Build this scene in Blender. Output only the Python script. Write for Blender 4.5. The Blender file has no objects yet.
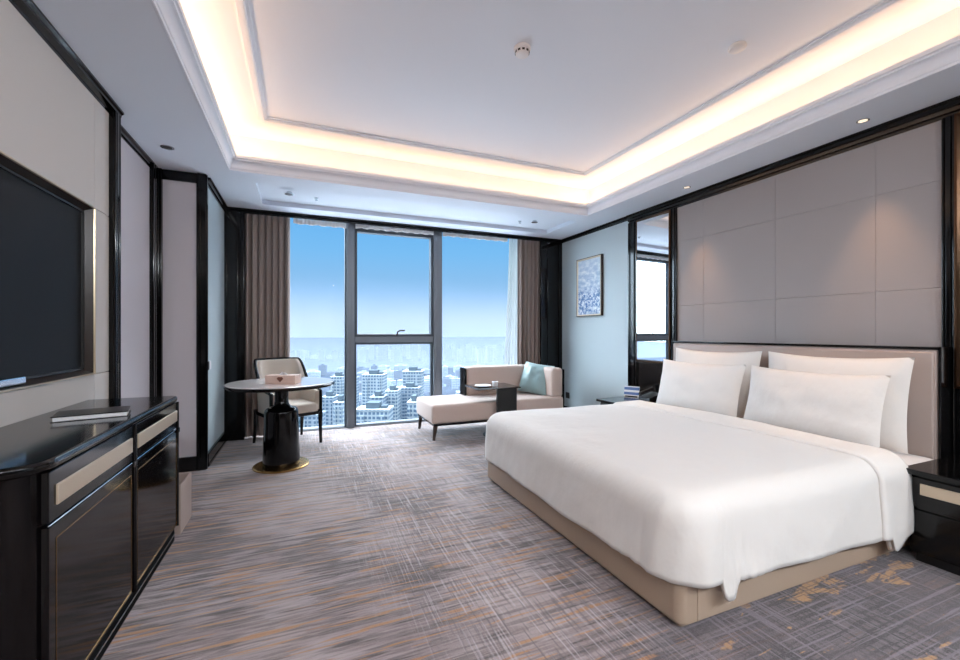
import bpy, bmesh, math, random
from mathutils import Vector, Matrix, noise
random.seed(4)
C = bpy.context.scene.collection
PI = math.pi
SH = {}

# ---------------------------------------------------------------- materials
def lin(c):
    return tuple(((v/255)/12.92 if v/255 <= .04045 else ((v/255+.055)/1.055)**2.4) for v in c) + (1,)

def mat(name, rgb, rough=.6, metal=0, coat=0, sheen=0, bump=None, bstr=.1, spec=.5, stretch=(1,1,1), var=0):
    m = bpy.data.materials.new(name); m.use_nodes = True
    nt = m.node_tree; b = nt.nodes['Principled BSDF']
    b.inputs['Base Color'].default_value = lin(rgb)
    b.inputs['Roughness'].default_value = rough
    b.inputs['Metallic'].default_value = metal
    b.inputs['Coat Weight'].default_value = coat
    b.inputs['Coat Roughness'].default_value = .04
    b.inputs['Sheen Weight'].default_value = sheen
    b.inputs['Specular IOR Level'].default_value = spec
    if bump or var:
        tc = nt.nodes.new('ShaderNodeTexCoord'); mp = nt.nodes.new('ShaderNodeMapping')
        mp.inputs['Scale'].default_value = stretch
        nt.links.new(tc.outputs['Object'], mp.inputs['Vector'])
        n = nt.nodes.new('ShaderNodeTexNoise'); n.inputs['Scale'].default_value = bump or 40
        n.inputs['Detail'].default_value = 3
        nt.links.new(mp.outputs[0], n.inputs['Vector'])
        if bump:
            bp = nt.nodes.new('ShaderNodeBump'); bp.inputs['Strength'].default_value = bstr
            bp.inputs['Distance'].default_value = .003
            nt.links.new(n.outputs[0], bp.inputs['Height']); nt.links.new(bp.outputs[0], b.inputs['Normal'])
        if var:
            mx = nt.nodes.new('ShaderNodeMix'); mx.data_type = 'RGBA'
            c = lin(rgb)
            mx.inputs['A'].default_value = tuple(v*(1-var) for v in c[:3])+(1,)
            mx.inputs['B'].default_value = tuple(min(1, v*(1+var)) for v in c[:3])+(1,)
            nt.links.new(n.outputs[0], mx.inputs['Factor']); nt.links.new(mx.outputs['Result'], b.inputs['Base Color'])
    return m

M = {}
M['black'] = mat('black_lacquer', (7,7,8), .12, coat=.1, spec=.3)
M['blackmat'] = mat('black_satin', (16,15,16), .4)
M['brown_lacq'] = mat('console_lacquer', (11,9,10), .1, spec=.22, bump=8, bstr=0, stretch=(1,1,30), var=.3)
M['brass'] = mat('brass', (190,150,95), .25, 1)
M['bronze'] = mat('bronze', (84,60,44), .35, 1)
M['bevel'] = mat('dark_bronze_bevel', (44,31,24), .3)
M['lip'] = mat('champagne_metal', (214,194,164), .3, 1)
M['steel'] = mat('polished_steel', (200,205,210), .15, 1)
M['champ'] = mat('champagne_inlay', (206,188,164), .35, .35, bump=300, bstr=.3, stretch=(1,.1,1))
M['white_ceil'] = mat('ceiling_paint', (232,237,246), .8)
M['cream_panel'] = mat('cream_fabric_panel', (212,206,200), .8, bump=400, bstr=.15, var=.03)
M['mauve_panel'] = mat('mauve_wallpaper', (204,198,202), .8, bump=300, bstr=.15, var=.03)
M['blue_wall'] = mat('pale_blue_wallpaper', (190,202,206), .6, bump=250, bstr=.2, stretch=(1,1,.2), var=.03)
M['head_panel'] = mat('taupe_fabric_panel', (158,151,150), .7, bump=400, bstr=.15, var=.03)
M['gap'] = mat('panel_gap', (70,64,62), .8)
M['leather'] = mat('beige_leather', (170,149,130), .42, bump=120, bstr=.15)
M['headleather'] = mat('headboard_leather', (168,152,144), .45, bump=120, bstr=.1)
M['linen'] = mat('white_linen', (227,222,217), .85, sheen=.2, bump=7, bstr=.8, stretch=(1,1.6,1))
M['linen'].node_tree.nodes['Bump'].inputs['Distance'].default_value = .008
M['sheet'] = mat('white_sheet', (218,214,213), .8, bump=60, bstr=.1)
M['uph'] = mat('beige_upholstery', (196,176,166), .85, sheen=.2, bump=500, bstr=.25)
M['uph2'] = mat('chair_upholstery', (200,186,172), .85, sheen=.2, bump=500, bstr=.25)
M['teal'] = mat('aqua_satin', (134,160,162), .45, sheen=.3, bump=20, bstr=.5)
M['drape'] = mat('taupe_drape', (142,124,116), .85, sheen=.2)
M['alu'] = mat('grey_aluminium', (112,118,126), .4, .6)
M['screen'] = mat('dark_screen', (24,25,27), .6, spec=.25)
M['walnut'] = mat('dark_walnut', (52,36,30), .35, bump=30, bstr=.1, stretch=(4,4,.5))
M['marble'] = mat('white_marble', (228,222,220), .12, coat=.4, bump=5, bstr=0, var=.08)
M['white_pl'] = mat('white_plastic', (232,232,234), .4)
M['dark_pl'] = mat('dark_plastic', (28,28,32), .35)
M['tissuebox'] = mat('blush_box', (214,184,170), .6)
M['brownmark'] = mat('brown_mark', (104,60,46), .5)
M['paper'] = mat('paper', (238,238,240), .7)
M['bluep'] = mat('blue_print', (90,120,175), .6)
M['binm'] = mat('beige_bin_leatherette', (178,160,150), .5, bump=200, bstr=.2)

def mirror_mat():
    m = mat('mirror_glass', (235,238,240), .0, 1); return m
M['mirror'] = mirror_mat()

def glass_mat(name, tint=(.95,.97,.98,1), fac=1.0):
    m = bpy.data.materials.new(name); m.use_nodes = True
    nt = m.node_tree; nt.nodes.clear()
    o = nt.nodes.new('ShaderNodeOutputMaterial'); t = nt.nodes.new('ShaderNodeBsdfTransparent')
    g = nt.nodes.new('ShaderNodeBsdfGlossy'); g.inputs['Roughness'].default_value = 0
    t.inputs[0].default_value = tint
    f = nt.nodes.new('ShaderNodeFresnel'); f.inputs[0].default_value = 1.02
    x = nt.nodes.new('ShaderNodeMixShader')
    nt.links.new(f.outputs[0], x.inputs[0]); nt.links.new(t.outputs[0], x.inputs[1]); nt.links.new(g.outputs[0], x.inputs[2])
    nt.links.new(x.outputs[0], o.inputs[0])
    return m
M['glass'] = glass_mat('window_glass')

def sheer_mat():
    m = bpy.data.materials.new('sheer_voile'); m.use_nodes = True
    nt = m.node_tree; nt.nodes.clear()
    o = nt.nodes.new('ShaderNodeOutputMaterial'); t = nt.nodes.new('ShaderNodeBsdfTransparent')
    d = nt.nodes.new('ShaderNodeBsdfDiffuse'); d.inputs[0].default_value = (.5,.52,.5,1)
    l = nt.nodes.new('ShaderNodeBsdfTranslucent'); l.inputs[0].default_value = (.34,.36,.34,1)
    a = nt.nodes.new('ShaderNodeAddShader'); x = nt.nodes.new('ShaderNodeMixShader'); x.inputs[0].default_value = .75
    mm = nt.nodes.new('ShaderNodeMixShader')
    nt.links.new(d.outputs[0], mm.inputs[1]); nt.links.new(l.outputs[0], mm.inputs[2])
    nt.links.new(t.outputs[0], x.inputs[1]); nt.links.new(mm.outputs[0], x.inputs[2])
    nt.links.new(x.outputs[0], o.inputs[0]); return m
M['sheer'] = sheer_mat()

def emit(name, rgb, s):
    m = bpy.data.materials.new(name); m.use_nodes = True
    b = m.node_tree.nodes['Principled BSDF']; b.inputs['Emission Color'].default_value = lin(rgb)
    b.inputs['Emission Strength'].default_value = s; return m
M['lamp'] = emit('lamp_lens', (255,225,190), 1.2)

# small node DSL for the carpet / painting / facades
class N:
    def __init__(s, m):
        s.nt = m.node_tree; s.b = s.nt.nodes['Principled BSDF']
    def n(s, t, **k):
        x = s.nt.nodes.new(t)
        for a, v in k.items(): setattr(x, a, v)
        return x
    def ln(s, a, b): s.nt.links.new(a, b)
    def coords(s, scale, rot=0, loc=(0,0,0)):
        if not hasattr(s, 'tc'): s.tc = s.n('ShaderNodeTexCoord')
        mp = s.n('ShaderNodeMapping'); mp.inputs['Scale'].default_value = scale; mp.inputs['Location'].default_value = loc
        mp.inputs['Rotation'].default_value[2] = rot
        s.ln(s.tc.outputs['Object'], mp.inputs['Vector']); return mp.outputs[0]
    def noise(s, vec, sc=1, det=2, rough=.5, dist=0):
        x = s.n('ShaderNodeTexNoise'); x.inputs['Scale'].default_value = sc; x.inputs['Detail'].default_value = det
        x.inputs['Roughness'].default_value = rough; x.inputs['Distortion'].default_value = dist
        s.ln(vec, x.inputs['Vector']); return x.outputs[0]
    def ramp(s, v, lo, hi):
        x = s.n('ShaderNodeMapRange'); x.interpolation_type = 'SMOOTHSTEP'
        x.inputs['From Min'].default_value = lo; x.inputs['From Max'].default_value = hi
        s.ln(v, x.inputs['Value']); return x.outputs[0]
    def math(s, op, a, b):
        x = s.n('ShaderNodeMath', operation=op)
        for i, q in enumerate((a, b)):
            if isinstance(q, (int, float)): x.inputs[i].default_value = q
            else: s.ln(q, x.inputs[i])
        return x.outputs[0]
    def mix(s, f, a, b):
        x = s.n('ShaderNodeMix', data_type='RGBA')
        if isinstance(f, (int, float)): x.inputs['Factor'].default_value = f
        else: s.ln(f, x.inputs['Factor'])
        for i, q in (('A', a), ('B', b)):
            if isinstance(q, tuple): x.inputs[i].default_value = q
            else: s.ln(q, x.inputs[i])
        return x.outputs['Result']

def carpet():
    m = mat('carpet', (140,128,130), .95); g = N(m)
    sp = g.n('ShaderNodeSeparateXYZ'); g.tc = g.n('ShaderNodeTexCoord'); g.ln(g.tc.outputs['Object'], sp.inputs[0])
    X, Y = sp.outputs[0], sp.outputs[1]
    MU = lambda *a: a[0] if len(a) == 1 else g.math('MULTIPLY', a[0], MU(*a[1:]))
    INV = lambda a: g.math('SUBTRACT', 1, a)
    LI, MD, DK, BK, GO = lin((170,153,150)), lin((128,110,108)), lin((62,45,42)), lin((26,18,22)), lin((168,112,52))
    base = g.mix(g.ramp(g.noise(g.coords((1,1,1)), 1.1, 3, .6), .38, .62), MD, lin((152,137,137)))
    # organic drifts that run roughly away from the viewer and break up in streaks
    jag = g.noise(g.coords((2.2,30,1), 0, (2,0,0)), 1, 2, .6)
    dr = g.math('ADD', g.noise(g.coords((1.1,.75,1), .5, (.35,1.4,0)), 1.25, 2, .5), g.math('MULTIPLY', g.math('SUBTRACT', jag, .5), .75))
    drift = g.ramp(dr, .525, .56)
    pale = g.ramp(dr, .46, .38)
    fine = g.ramp(g.noise(g.coords((4.5,80,1), 0, (5,3,0)), 1, 2, .6), .50, .55)
    long_ = g.ramp(g.noise(g.coords((2.6,44,1)), 1, 2, .6), .555, .58)
    goldl = g.ramp(g.noise(g.coords((2.2,40,1), 0, (9,7,0)), 1, 2, .55), .587, .615)
    c = g.mix(MU(fine, .38), base, DK)
    c = g.mix(MU(pale, .45), c, LI)
    c = g.mix(MU(drift, g.math('ADD', .5, MU(fine, .5))), c, DK)
    wst = INV(g.ramp(X, 1.2, 2.2))
    c = g.mix(MU(long_, wst, g.math('ADD', .45, MU(drift, .4))), c, lin((50,36,36)))
    c = g.mix(MU(goldl, .75), c, GO)
    # crossing threads, strongest towards the bed side and the window
    nz = g.math('MULTIPLY', g.noise(g.coords((1,1,1), 0, (2,2,2)), 1.2, 2), 1.4)
    zone = g.ramp(g.math('ADD', g.math('ADD', X, nz), g.math('MULTIPLY', Y, .16)), 1.15, 1.9)
    v1 = g.ramp(g.noise(g.coords((105,2.4,1)), 1, 2, .6), .57, .61)
    v2 = g.ramp(g.noise(g.coords((100,3.4,1), 0, (4,8,0)), 1, 2, .6), .56, .60)
    c = g.mix(MU(v1, zone, .42), c, lin((196,186,190)))
    c = g.mix(MU(v2, zone, .6), c, lin((66,56,62)))
    # darker plaid ground past the bed corner, bed shadow painted in, with gold drifts
    near = g.math('MULTIPLY', g.ramp(g.math('ADD', X, MU(nz, .4)), 1.35, 2.0), g.ramp(g.math('MULTIPLY', Y, -1), -1.9, -1.2))
    c = g.mix(MU(near, .85), c, lin((64,53,60)))
    big = g.noise(g.coords((1,1,1), 0, (6,1,3)), 1.6, 2)
    dens = g.ramp(big, .40, .60)
    h1 = g.ramp(g.noise(g.coords((2.6,62,1), 0, (1,5,0)), 1, 1), .53, .56)
    v3 = g.ramp(g.noise(g.coords((62,2.6,1), 0, (7,5,0)), 1, 1), .53, .56)
    hv = g.math('MAXIMUM', h1, v3)
    c = g.mix(MU(hv, near, g.math('ADD', .4, MU(dens, .5))), c, BK)
    l1 = g.ramp(g.noise(g.coords((2.0,74,1), 0, (3,9,0)), 1, 1), .60, .63)
    l2 = g.ramp(g.noise(g.coords((74,2.0,1), 0, (2,9,0)), 1, 1), .60, .63)
    c = g.mix(MU(g.math('MAXIMUM', l1, l2), near, .45), c, lin((138,128,138)))
    gold = g.ramp(g.math('ADD', g.noise(g.coords((1.3,4.2,1), .45, (3.4,1.2,0)), 1.7, 4, .62, .9), MU(g.math('SUBTRACT', g.noise(g.coords((60,60,1)), 1, 0), .5), .05)), .585, .61)
    c = g.mix(MU(gold, near, g.math('SUBTRACT', .9, MU(hv, .5))), c, lin((176,130,76)))
    sp2 = g.noise(g.coords((1,1,1)), 420, 1)
    c = g.mix(g.ramp(sp2, .45, .75), c, g.mix(.3, c, lin((225,220,222))))
    g.ln(c, g.b.inputs['Base Color'])
    bp = g.n('ShaderNodeBump'); bp.inputs['Strength'].default_value = .35; bp.inputs['Distance'].default_value = .004
    g.ln(sp2, bp.inputs['Height']); g.ln(bp.outputs[0], g.b.inputs['Normal'])
    g.b.inputs['Sheen Weight'].default_value = .25
    return m
M['carpet'] = carpet()

def painting():
    m = mat('painting', (200,215,230), .6); g = N(m)
    sp = g.n('ShaderNodeSeparateXYZ'); g.tc = g.n('ShaderNodeTexCoord'); g.ln(g.tc.outputs['Object'], sp.inputs[0])
    c = g.mix(g.ramp(g.noise(g.coords((3,3,6)), 3, 5, .6), .35, .7), lin((160,180,205)), lin((232,234,236)))
    low = g.ramp(g.math('MULTIPLY', sp.outputs[2], -1), -1.92, -1.62)
    bl = g.ramp(g.noise(g.coords((10,10,10)), 2.4, 5, .7), .46, .56)
    c = g.mix(g.math('MULTIPLY', low, bl), c, lin((84,120,172)))
    wh = g.ramp(g.noise(g.coords((16,16,16), 0, (4,4,4)), 2, 4, .7), .56, .62)
    c = g.mix(g.math('MULTIPLY', low, wh), c, lin((235,240,245)))
    top = g.ramp(sp.outputs[2], 2.0, 2.25)
    c = g.mix(g.math('MULTIPLY', top, .5), c, lin((214,222,232)))
    g.ln(c, g.b.inputs['Base Color']); return m
M['painting'] = painting()

def facade(name, wall, win, sx, sz):
    m = mat(name, wall, .8, spec=0); g = N(m)
    sp = g.n('ShaderNodeSeparateXYZ'); g.tc = g.n('ShaderNodeTexCoord'); g.ln(g.tc.outputs['Object'], sp.inputs[0])
    xy = g.math('ADD', sp.outputs[0], sp.outputs[1])
    fx = g.math('FRACT', g.math('MULTIPLY', xy, 1/sx), 0)
    fz = g.math('FRACT', g.math('MULTIPLY', sp.outputs[2], 1/sz), 0)
    a = g.math('MULTIPLY', g.math('GREATER_THAN', fx, .35), g.math('GREATER_THAN', fz, .42))
    geo = g.n('ShaderNodeNewGeometry'); s2 = g.n('ShaderNodeSeparateXYZ'); g.ln(geo.outputs['True Normal'], s2.inputs[0])
    side = g.math('LESS_THAN', s2.outputs[2], .5)
    g.ln(g.mix(g.math('MULTIPLY', a, side), lin(wall), lin(win)), g.b.inputs['Base Color']); return m
M['fac1'] = facade('pale_facade', (174,184,190), (100,120,142), 2.8, 3.1)
M['fac2'] = facade('grey_facade', (156,166,176), (94,114,136), 3.3, 3.1)
M['fac3'] = facade('far_facade', (120,128,138), (84,98,114), 9, 6)
M['roofm'] = mat('pale_roof', (96,108,118), .9, spec=0)

def ground_mat():
    m = mat('city_ground', (96,112,120), .95, spec=0); g = N(m)
    c = g.mix(g.ramp(g.noise(g.coords((1,1,1)), .012, 5, .6), .4, .6), lin((26,38,46)), lin((48,58,68)))
    br = g.ramp(g.noise(g.coords((1,4,1)), .02, 3, .6), .58, .62)
    c = g.mix(br, c, lin((70,80,92)))
    g.ln(c, g.b.inputs['Base Color']); return m
M['ground'] = ground_mat()

# ---------------------------------------------------------------- builders
def nb(): return bmesh.new()
def box(bm, x0, x1, y0, y1, z0, z1, bev=0, seg=2, rot=None, piv=None):
    t = bmesh.new(); bmesh.ops.create_cube(t, size=1)
    S = Matrix.Translation(((x0+x1)/2, (y0+y1)/2, (z0+z1)/2)) @ Matrix.Diagonal((abs(x1-x0), abs(y1-y0), abs(z1-z0), 1))
    bmesh.ops.transform(t, matrix=S, verts=t.verts)
    if bev: bmesh.ops.bevel(t, geom=t.edges[:]+t.verts[:], offset=bev, segments=seg, profile=.5, affect='EDGES', clamp_overlap=True)
    if rot is not None:
        p = Matrix.Translation(piv or (0,0,0)); bmesh.ops.transform(t, matrix=p @ rot @ p.inverted(), verts=t.verts)
    merge(bm, t); return bm
def merge(bm, t):
    me = bpy.data.meshes.new('tmp'); t.to_mesh(me); t.free(); bm.from_mesh(me); bpy.data.meshes.remove(me)
def sweep(bm, rect, prof, mp, close=False):
    """rect (a0,a1,b0,b1); prof [(inward, height)]; mp(a,b,h)->xyz ; mitred loop"""
    a0,a1,b0,b1 = rect; rings = []
    for o, h in prof:
        rings.append([bm.verts.new(mp(*p, h)) for p in ((a0+o,b0+o),(a1-o,b0+o),(a1-o,b1-o),(a0+o,b1-o))])
    pr = list(zip(rings, rings[1:])) + ([(rings[-1], rings[0])] if close else [])
    for r, s in pr:
        for i in range(4):
            bm.faces.new((r[i], r[(i+1)%4], s[(i+1)%4], s[i]))
    return bm
def prism(bm, pts, axis, a, b):
    """polygon pts in the plane across axis, from a to b"""
    def v(p, t): return {'x': (t,p[0],p[1]), 'y': (p[0],t,p[1]), 'z': (p[0],p[1],t)}[axis]
    A = [bm.verts.new(v(p, a)) for p in pts]; B = [bm.verts.new(v(p, b)) for p in pts]
    n = len(pts)
    bm.faces.new(A); bm.faces.new(B[::-1])
    for i in range(n): bm.faces.new((A[i], A[(i+1)%n], B[(i+1)%n], B[i]))
    return bm
def lathe(bm, prof, cx=0, cy=0, n=48, z0=0):
    rings = []
    for r, z in prof:
        rings.append([bm.verts.new((cx+max(r,1e-4)*math.cos(2*PI*k/n), cy+max(r,1e-4)*math.sin(2*PI*k/n), z0+z)) for k in range(n)])
    for r, s in zip(rings, rings[1:]):
        for i in range(n): bm.faces.new((r[i], r[(i+1)%n], s[(i+1)%n], s[i]))
    bm.faces.new(rings[0][::-1]); bm.faces.new(rings[-1]); return bm
def tube(bm, pts, rad, n=8, flat=1):
    pts = [Vector(p) for p in pts]; rings = []
    rr = rad if isinstance(rad, (list, tuple)) else [rad]*len(pts)
    up = Vector((0,0,1))
    for i, p in enumerate(pts):
        d = (pts[min(i+1, len(pts)-1)] - pts[max(i-1,0)]).normalized()
        u = up if abs(d.dot(up)) < .95 else Vector((1,0,0))
        a = d.cross(u).normalized(); b = a.cross(d)
        rings.append([bm.verts.new(p + rr[i]*(math.cos(2*PI*k/n)*a*flat + math.sin(2*PI*k/n)*b)) for k in range(n)])
    for r, s in zip(rings, rings[1:]):
        for i in range(n): bm.faces.new((r[i], r[(i+1)%n], s[(i+1)%n], s[i]))
    bm.faces.new(rings[0][::-1]); bm.faces.new(rings[-1]); return bm
def grid(bm, f, nu, nv):
    vs = [[bm.verts.new(f(i/nu, j/nv)) for j in range(nv+1)] for i in range(nu+1)]
    for i in range(nu):
        for j in range(nv): bm.faces.new((vs[i][j], vs[i+1][j], vs[i+1][j+1], vs[i][j+1]))
    return vs

def obj(name, bm, m, parent=None, smooth=None, sharp=35):
    sh = SH.get(parent.name, Vector()) if parent else Vector()
    if sh.length: bmesh.ops.translate(bm, vec=-sh, verts=bm.verts)
    bmesh.ops.recalc_face_normals(bm, faces=bm.faces)
    me = bpy.data.meshes.new(name); bm.to_mesh(me); bm.free()
    o = bpy.data.objects.new(name, me); C.objects.link(o)
    for q in (m if isinstance(m, list) else [m]): me.materials.append(q)
    if parent: o.parent = parent; SH[o.name] = sh
    if smooth is None: smooth = True
    if smooth:
        for p in me.polygons: p.use_smooth = True
        me.set_sharp_from_angle(angle=math.radians(sharp))
        if sharp <= 55:
            wn = o.modifiers.new('wn', 'WEIGHTED_NORMAL'); wn.keep_sharp = True; wn.weight = 80
    return o
def tag(o, label=None, cat=None, group=None, kind=None):
    if label: o['label'] = label
    if cat: o['category'] = cat
    if group: o['group'] = group
    if kind: o['kind'] = kind
    return o
def thing(name, label, cat, loc=(0,0,0), rotz=0, group=None, local=False):
    o = bpy.data.objects.new(name, None); C.objects.link(o)
    o.location = loc; o.rotation_euler = (0,0,rotz); o.empty_display_size = .1
    SH[o.name] = Vector() if local else Vector(loc)
    return tag(o, label, cat, group)
def single(name, bm, m, label, cat, loc, group=None, smooth=True, sharp=35):
    """thing that is one mesh, origin at loc"""
    bmesh.ops.translate(bm, vec=-Vector(loc), verts=bm.verts)
    o = obj(name, bm, m, None, smooth, sharp); o.location = loc
    return tag(o, label, cat, group)
def struct(name, bm, m, parent=None, sharp=35):
    o = obj(name, bm, m, parent, True, sharp)
    if not parent: o['kind'] = 'structure'; SH[o.name] = Vector()
    return o

ZC = 2.68
XR = 3.72
# ---------------------------------------------------------------- room shell
struct('floor', box(nb(), -1.5, 3.95, -1.9, 5.78, -.15, 0), M['carpet'])

# ceiling: soffit with the tray, the cove shelf and the shallow recess by the window
bm = nb()
TX0, TX1, TY0, TY1 = -.61, 3.23, -1.0, 4.31
RX0, RX1, RY0, RY1 = -.42, 3.27, 4.60, 5.33
def quad(bm, x0, x1, y0, y1, z):
    bm.faces.new([bm.verts.new(p) for p in ((x0,y0,z),(x1,y0,z),(x1,y1,z),(x0,y1,z))])
quad(bm, -1.5, TX0, -1.9, 5.78, ZC); quad(bm, TX1, 3.95, -1.9, 5.78, ZC) if False else None
quad(bm, TX1, 3.95, -1.9, RY0, ZC)
quad(bm, TX0, TX1, -1.9, TY0, ZC); quad(bm, TX0, TX1, TY1, RY0, ZC)
quad(bm, TX0, RX0, RY0, 5.78, ZC); quad(bm, RX1, 3.95, RY0, 5.78, ZC); quad(bm, RX0, RX1, RY1, 5.78, ZC)
sweep(bm, (RX0, RX1, RY0, RY1), [(0, ZC), (0, ZC+.05)], lambda a,b,h: (a,b,h)); quad(bm, RX0, RX1, RY0, RY1, ZC+.05)
ZT = 3.03
sweep(bm, (TX0, TX1, TY0, TY1), [(-.09, ZT), (-.09, 2.765), (.05, 2.765)], lambda a,b,h: (a,b,h))
quad(bm, TX0-.09, TX1+.09, TY0-.09, TY1+.09, ZT)
box(bm, -1.6, 4.05, -2.0, 5.78, 3.06, 3.2)
struct('ceiling', bm, M['white_ceil'])
bm = nb()
prof = [(0, ZC), (.004, ZC-.006), (.014, ZC-.006), (.016, ZC+.008), (.022, ZC+.012), (.024, ZC+.022)]
for k in range(9):
    a = k/8*PI/2; prof.append((.024+.034*(1-math.cos(a)), ZC+.026+.045*math.sin(a)))
prof += [(.064, ZC+.073), (.066, ZC+.085), (.076, ZC+.088), (.078, ZC+.112), (.05, ZC+.112), (.05, ZC+.085)]
sweep(bm, (TX0, TX1, TY0, TY1), prof, lambda a,b,h: (a,b,h))
struct('trim_1', bm, M['white_ceil'])
bm = nb()
p2 = [(0, ZT+.002), (0, ZT-.010), (.012, ZT-.014), (.016, ZT-.026), (.038, ZT-.03), (.056, ZT-.026), (.062, ZT-.014), (.078, ZT-.010), (.078, ZT+.002)]
sweep(bm, (TX0+.26, TX1-.26, TY0+.26, TY1-.31), p2, lambda a,b,h: (a,b,h))
struct('trim_2', bm, M['white_ceil'])

# left wall: backing, fabric panels around the television recess
TVY0, TVY1, TVZ0, TVZ1 = 1.55, 3.17, 1.0, 1.975
bm = nb(); box(bm, -1.6, -1.24, -2.0, 5.78, -.1, 3.1)
struct('wall_left', bm, M['gap'])
bm = nb(); g = .0035; XF = -1.13
for y0, y1 in ((-1.9, -.07), (-.07, TVY0), (TVY0, TVY1), (TVY1, 3.376)):
    for z0, z1 in ((.0, TVZ0), (TVZ0, TVZ1), (TVZ1, ZC)):
        if y0 == TVY0 and z0 == TVZ0: continue
        box(bm, -1.24, XF, y0+g/2, y1-g/2, z0+g/2, z1-g/2, .002, 1)
struct('wall_left_panels', bm, M['cream_panel'])
bm = nb(); box(bm, -1.24, -1.19, 3.44, 4.53, 0, ZC); struct('wall_left_recess', bm, M['mauve_panel'])
bm = nb(); box(bm, -1.24, -.83, 4.535, 5.78, 0, ZC); struct('wall_left_pier', bm, M['blue_wall'])
bm = nb(); box(bm, -1.14, -.88, 4.525, 4.54, .13, ZC-.09); struct('wall_left_pier_panel', bm, M['mauve_panel'])

def crown_pts(x, s, z, w, h):
    """stepped crown against a wall plane x, room on side s"""
    return [(x, z), (x+s*w, z), (x+s*w, z-.012), (x+s*(w-.012), z-.02), (x+s*(w-.014), z-h*.42), (x+s*(w*.55), z-h*.5),
            (x+s*(w*.5), z-h*.72), (x+s*(w*.22), z-h*.8), (x+s*(w*.18), z-h), (x, z-h)]
bm = nb(); prism(bm, crown_pts(XF-.05, 1, ZC, .10, .078), 'y', -1.9, 3.462)
struct('trim_3', bm, M['black'])
bm = nb(); prism(bm, crown_pts(-1.195, 1, ZC, .035, .05), 'y', 3.44, 4.40); struct('trim_4', bm, M['black'])
def fluted(bm, x0, x1, y0, y1, z0, z1, side):
    """post with raised outer fillets"""
    box(bm, x0, x1, y0, y1, z0, z1, .004, 1)
    if side in ('x+', 'x-'):
        s = 1 if side == 'x+' else -1; xx = x1 if s > 0 else x0
        w = (y1-y0)
        for a, b in ((.0, .18), (.3, .7), (.82, 1.0)):
            box(bm, min(xx, xx+s*.012), max(xx, xx+s*.012), y0+a*w, y0+b*w, z0, z1, .005, 2)
    else:
        w = (x1-x0)
        for a, b in ((.0, .18), (.3, .7), (.82, 1.0)):
            box(bm, x0+a*w, x0+b*w, y0-.012, y0, z0, z1, .005, 2)
    return bm
struct('trim_5', fluted(nb(), -1.22, -1.105, 3.372, 3.455, 0, ZC-.001, 'x+'), M['black'])
bm = nb(); fluted(bm, -1.21, -1.17, 4.36, 4.515, 0, ZC-.001, 'x+'); box(bm, -1.2, -1.138, 4.49, 4.535, 0, ZC-.001, .006, 2)
struct('trim_6', bm, M['black'])
bm = nb(); box(bm, -.885, -.81, 4.505, 4.60, 0, ZC-.001, .004, 1); box(bm, -.875, -.852, 4.495, 4.51, 0, ZC-.001, .004, 1); box(bm, -.83, -.803, 4.52, 4.545, 0, ZC-.001, .004, 1)
box(bm, -1.14, -.88, 4.51, 4.54, ZC-.09, ZC-.001, .004, 1)
struct('trim_7', bm, M['black'])
bm = nb(); prism(bm, crown_pts(-.83, 1, ZC, .04, .06), 'y', 4.6, 5.598); struct('trim_8', bm, M['black'])
bm = nb(); box(bm, -1.14, -.88, 4.505, 4.54, 0, .13, .004, 1); struct('baseboard_pier', bm, M['black'])
bm = nb(); box(bm, -.835, -.805, 4.6, 5.598, 0, .12, .005, 1); box(bm, -.835, -.80, 4.6, 5.598, 0, .03, .004, 1); struct('baseboard_left', bm, M['black'])
bm = nb(); box(bm, -1.2, -1.175, 3.455, 4.36, 0, .12, .005, 1); struct('baseboard_recess', bm, M['black'])
struct('trim_9', fluted(nb(), -.84, -.63, 5.61, 5.70, 0, ZC-.001, 'y-'), M['black'])

# right wall
bm = nb(); box(bm, XR+.03, 4.05, -2.0, 5.78, -.1, 3.1); struct('wall_right', bm, M['gap'])
bm = nb(); box(bm, XR, XR+.04, 4.13, 5.78, 0, ZC); struct('wall_right_blue', bm, M['blue_wall'])
bm = nb(); box(bm, XR, XR+.04, -1.9, .62, 0, ZC); struct('wall_right_blue_near', bm, M['blue_wall'])
bm = nb(); ys = [1.345, 1.69, 2.38, 3.08, 3.41]; zs = [0, .85, 1.529, 2.208, ZC-.05]
for a, b in zip(ys, ys[1:]):
    for c, d in zip(zs, zs[1:]): box(bm, XR, XR+.035, a+.001, b-.001, c+.001, d-.001)
struct('wall_right_panels', bm, M['head_panel'])
bm = nb(); prism(bm, crown_pts(XR+.01, -1, ZC, .06, .095), 'y', .5, 4.14); struct('trim_10', bm, M['black'])
bm = nb(); prism(bm, crown_pts(XR+.01, -1, ZC, .05, .055), 'y', 4.14, 5.607); struct('trim_11', bm, M['black'])
bm = nb(); prism(bm, crown_pts(XR+.01, -1, ZC, .05, .055), 'y', -1.9, .5); struct('trim_12', bm, M['black'])
struct('trim_13', fluted(nb(), XR-.01, XR+.04, 3.99, 4.14, 0, ZC-.09, 'x-'), M['black'])
struct('trim_14', fluted(nb(), XR-.01, XR+.04, 3.405, 3.48, 0, ZC-.09, 'x-'), M['black'])
struct('trim_15', fluted(nb(), XR-.01, XR+.04, 1.29, 1.35, 0, ZC-.09, 'x-'), M['black'])
struct('trim_16', fluted(nb(), XR-.01, XR+.04, .62, .77, 0, ZC-.09, 'x-'), M['black'])
struct('trim_17', box(box(nb(), XR-.005, XR+.04, 3.48, 3.99, 0, .90, .003, 1), XR-.006, XR, 3.48, 3.99, .60, .61), M['black'])
struct('trim_18', box(nb(), XR-.005, XR+.04, .77, 1.29, 0, .90, .003, 1), M['black'])
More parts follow.
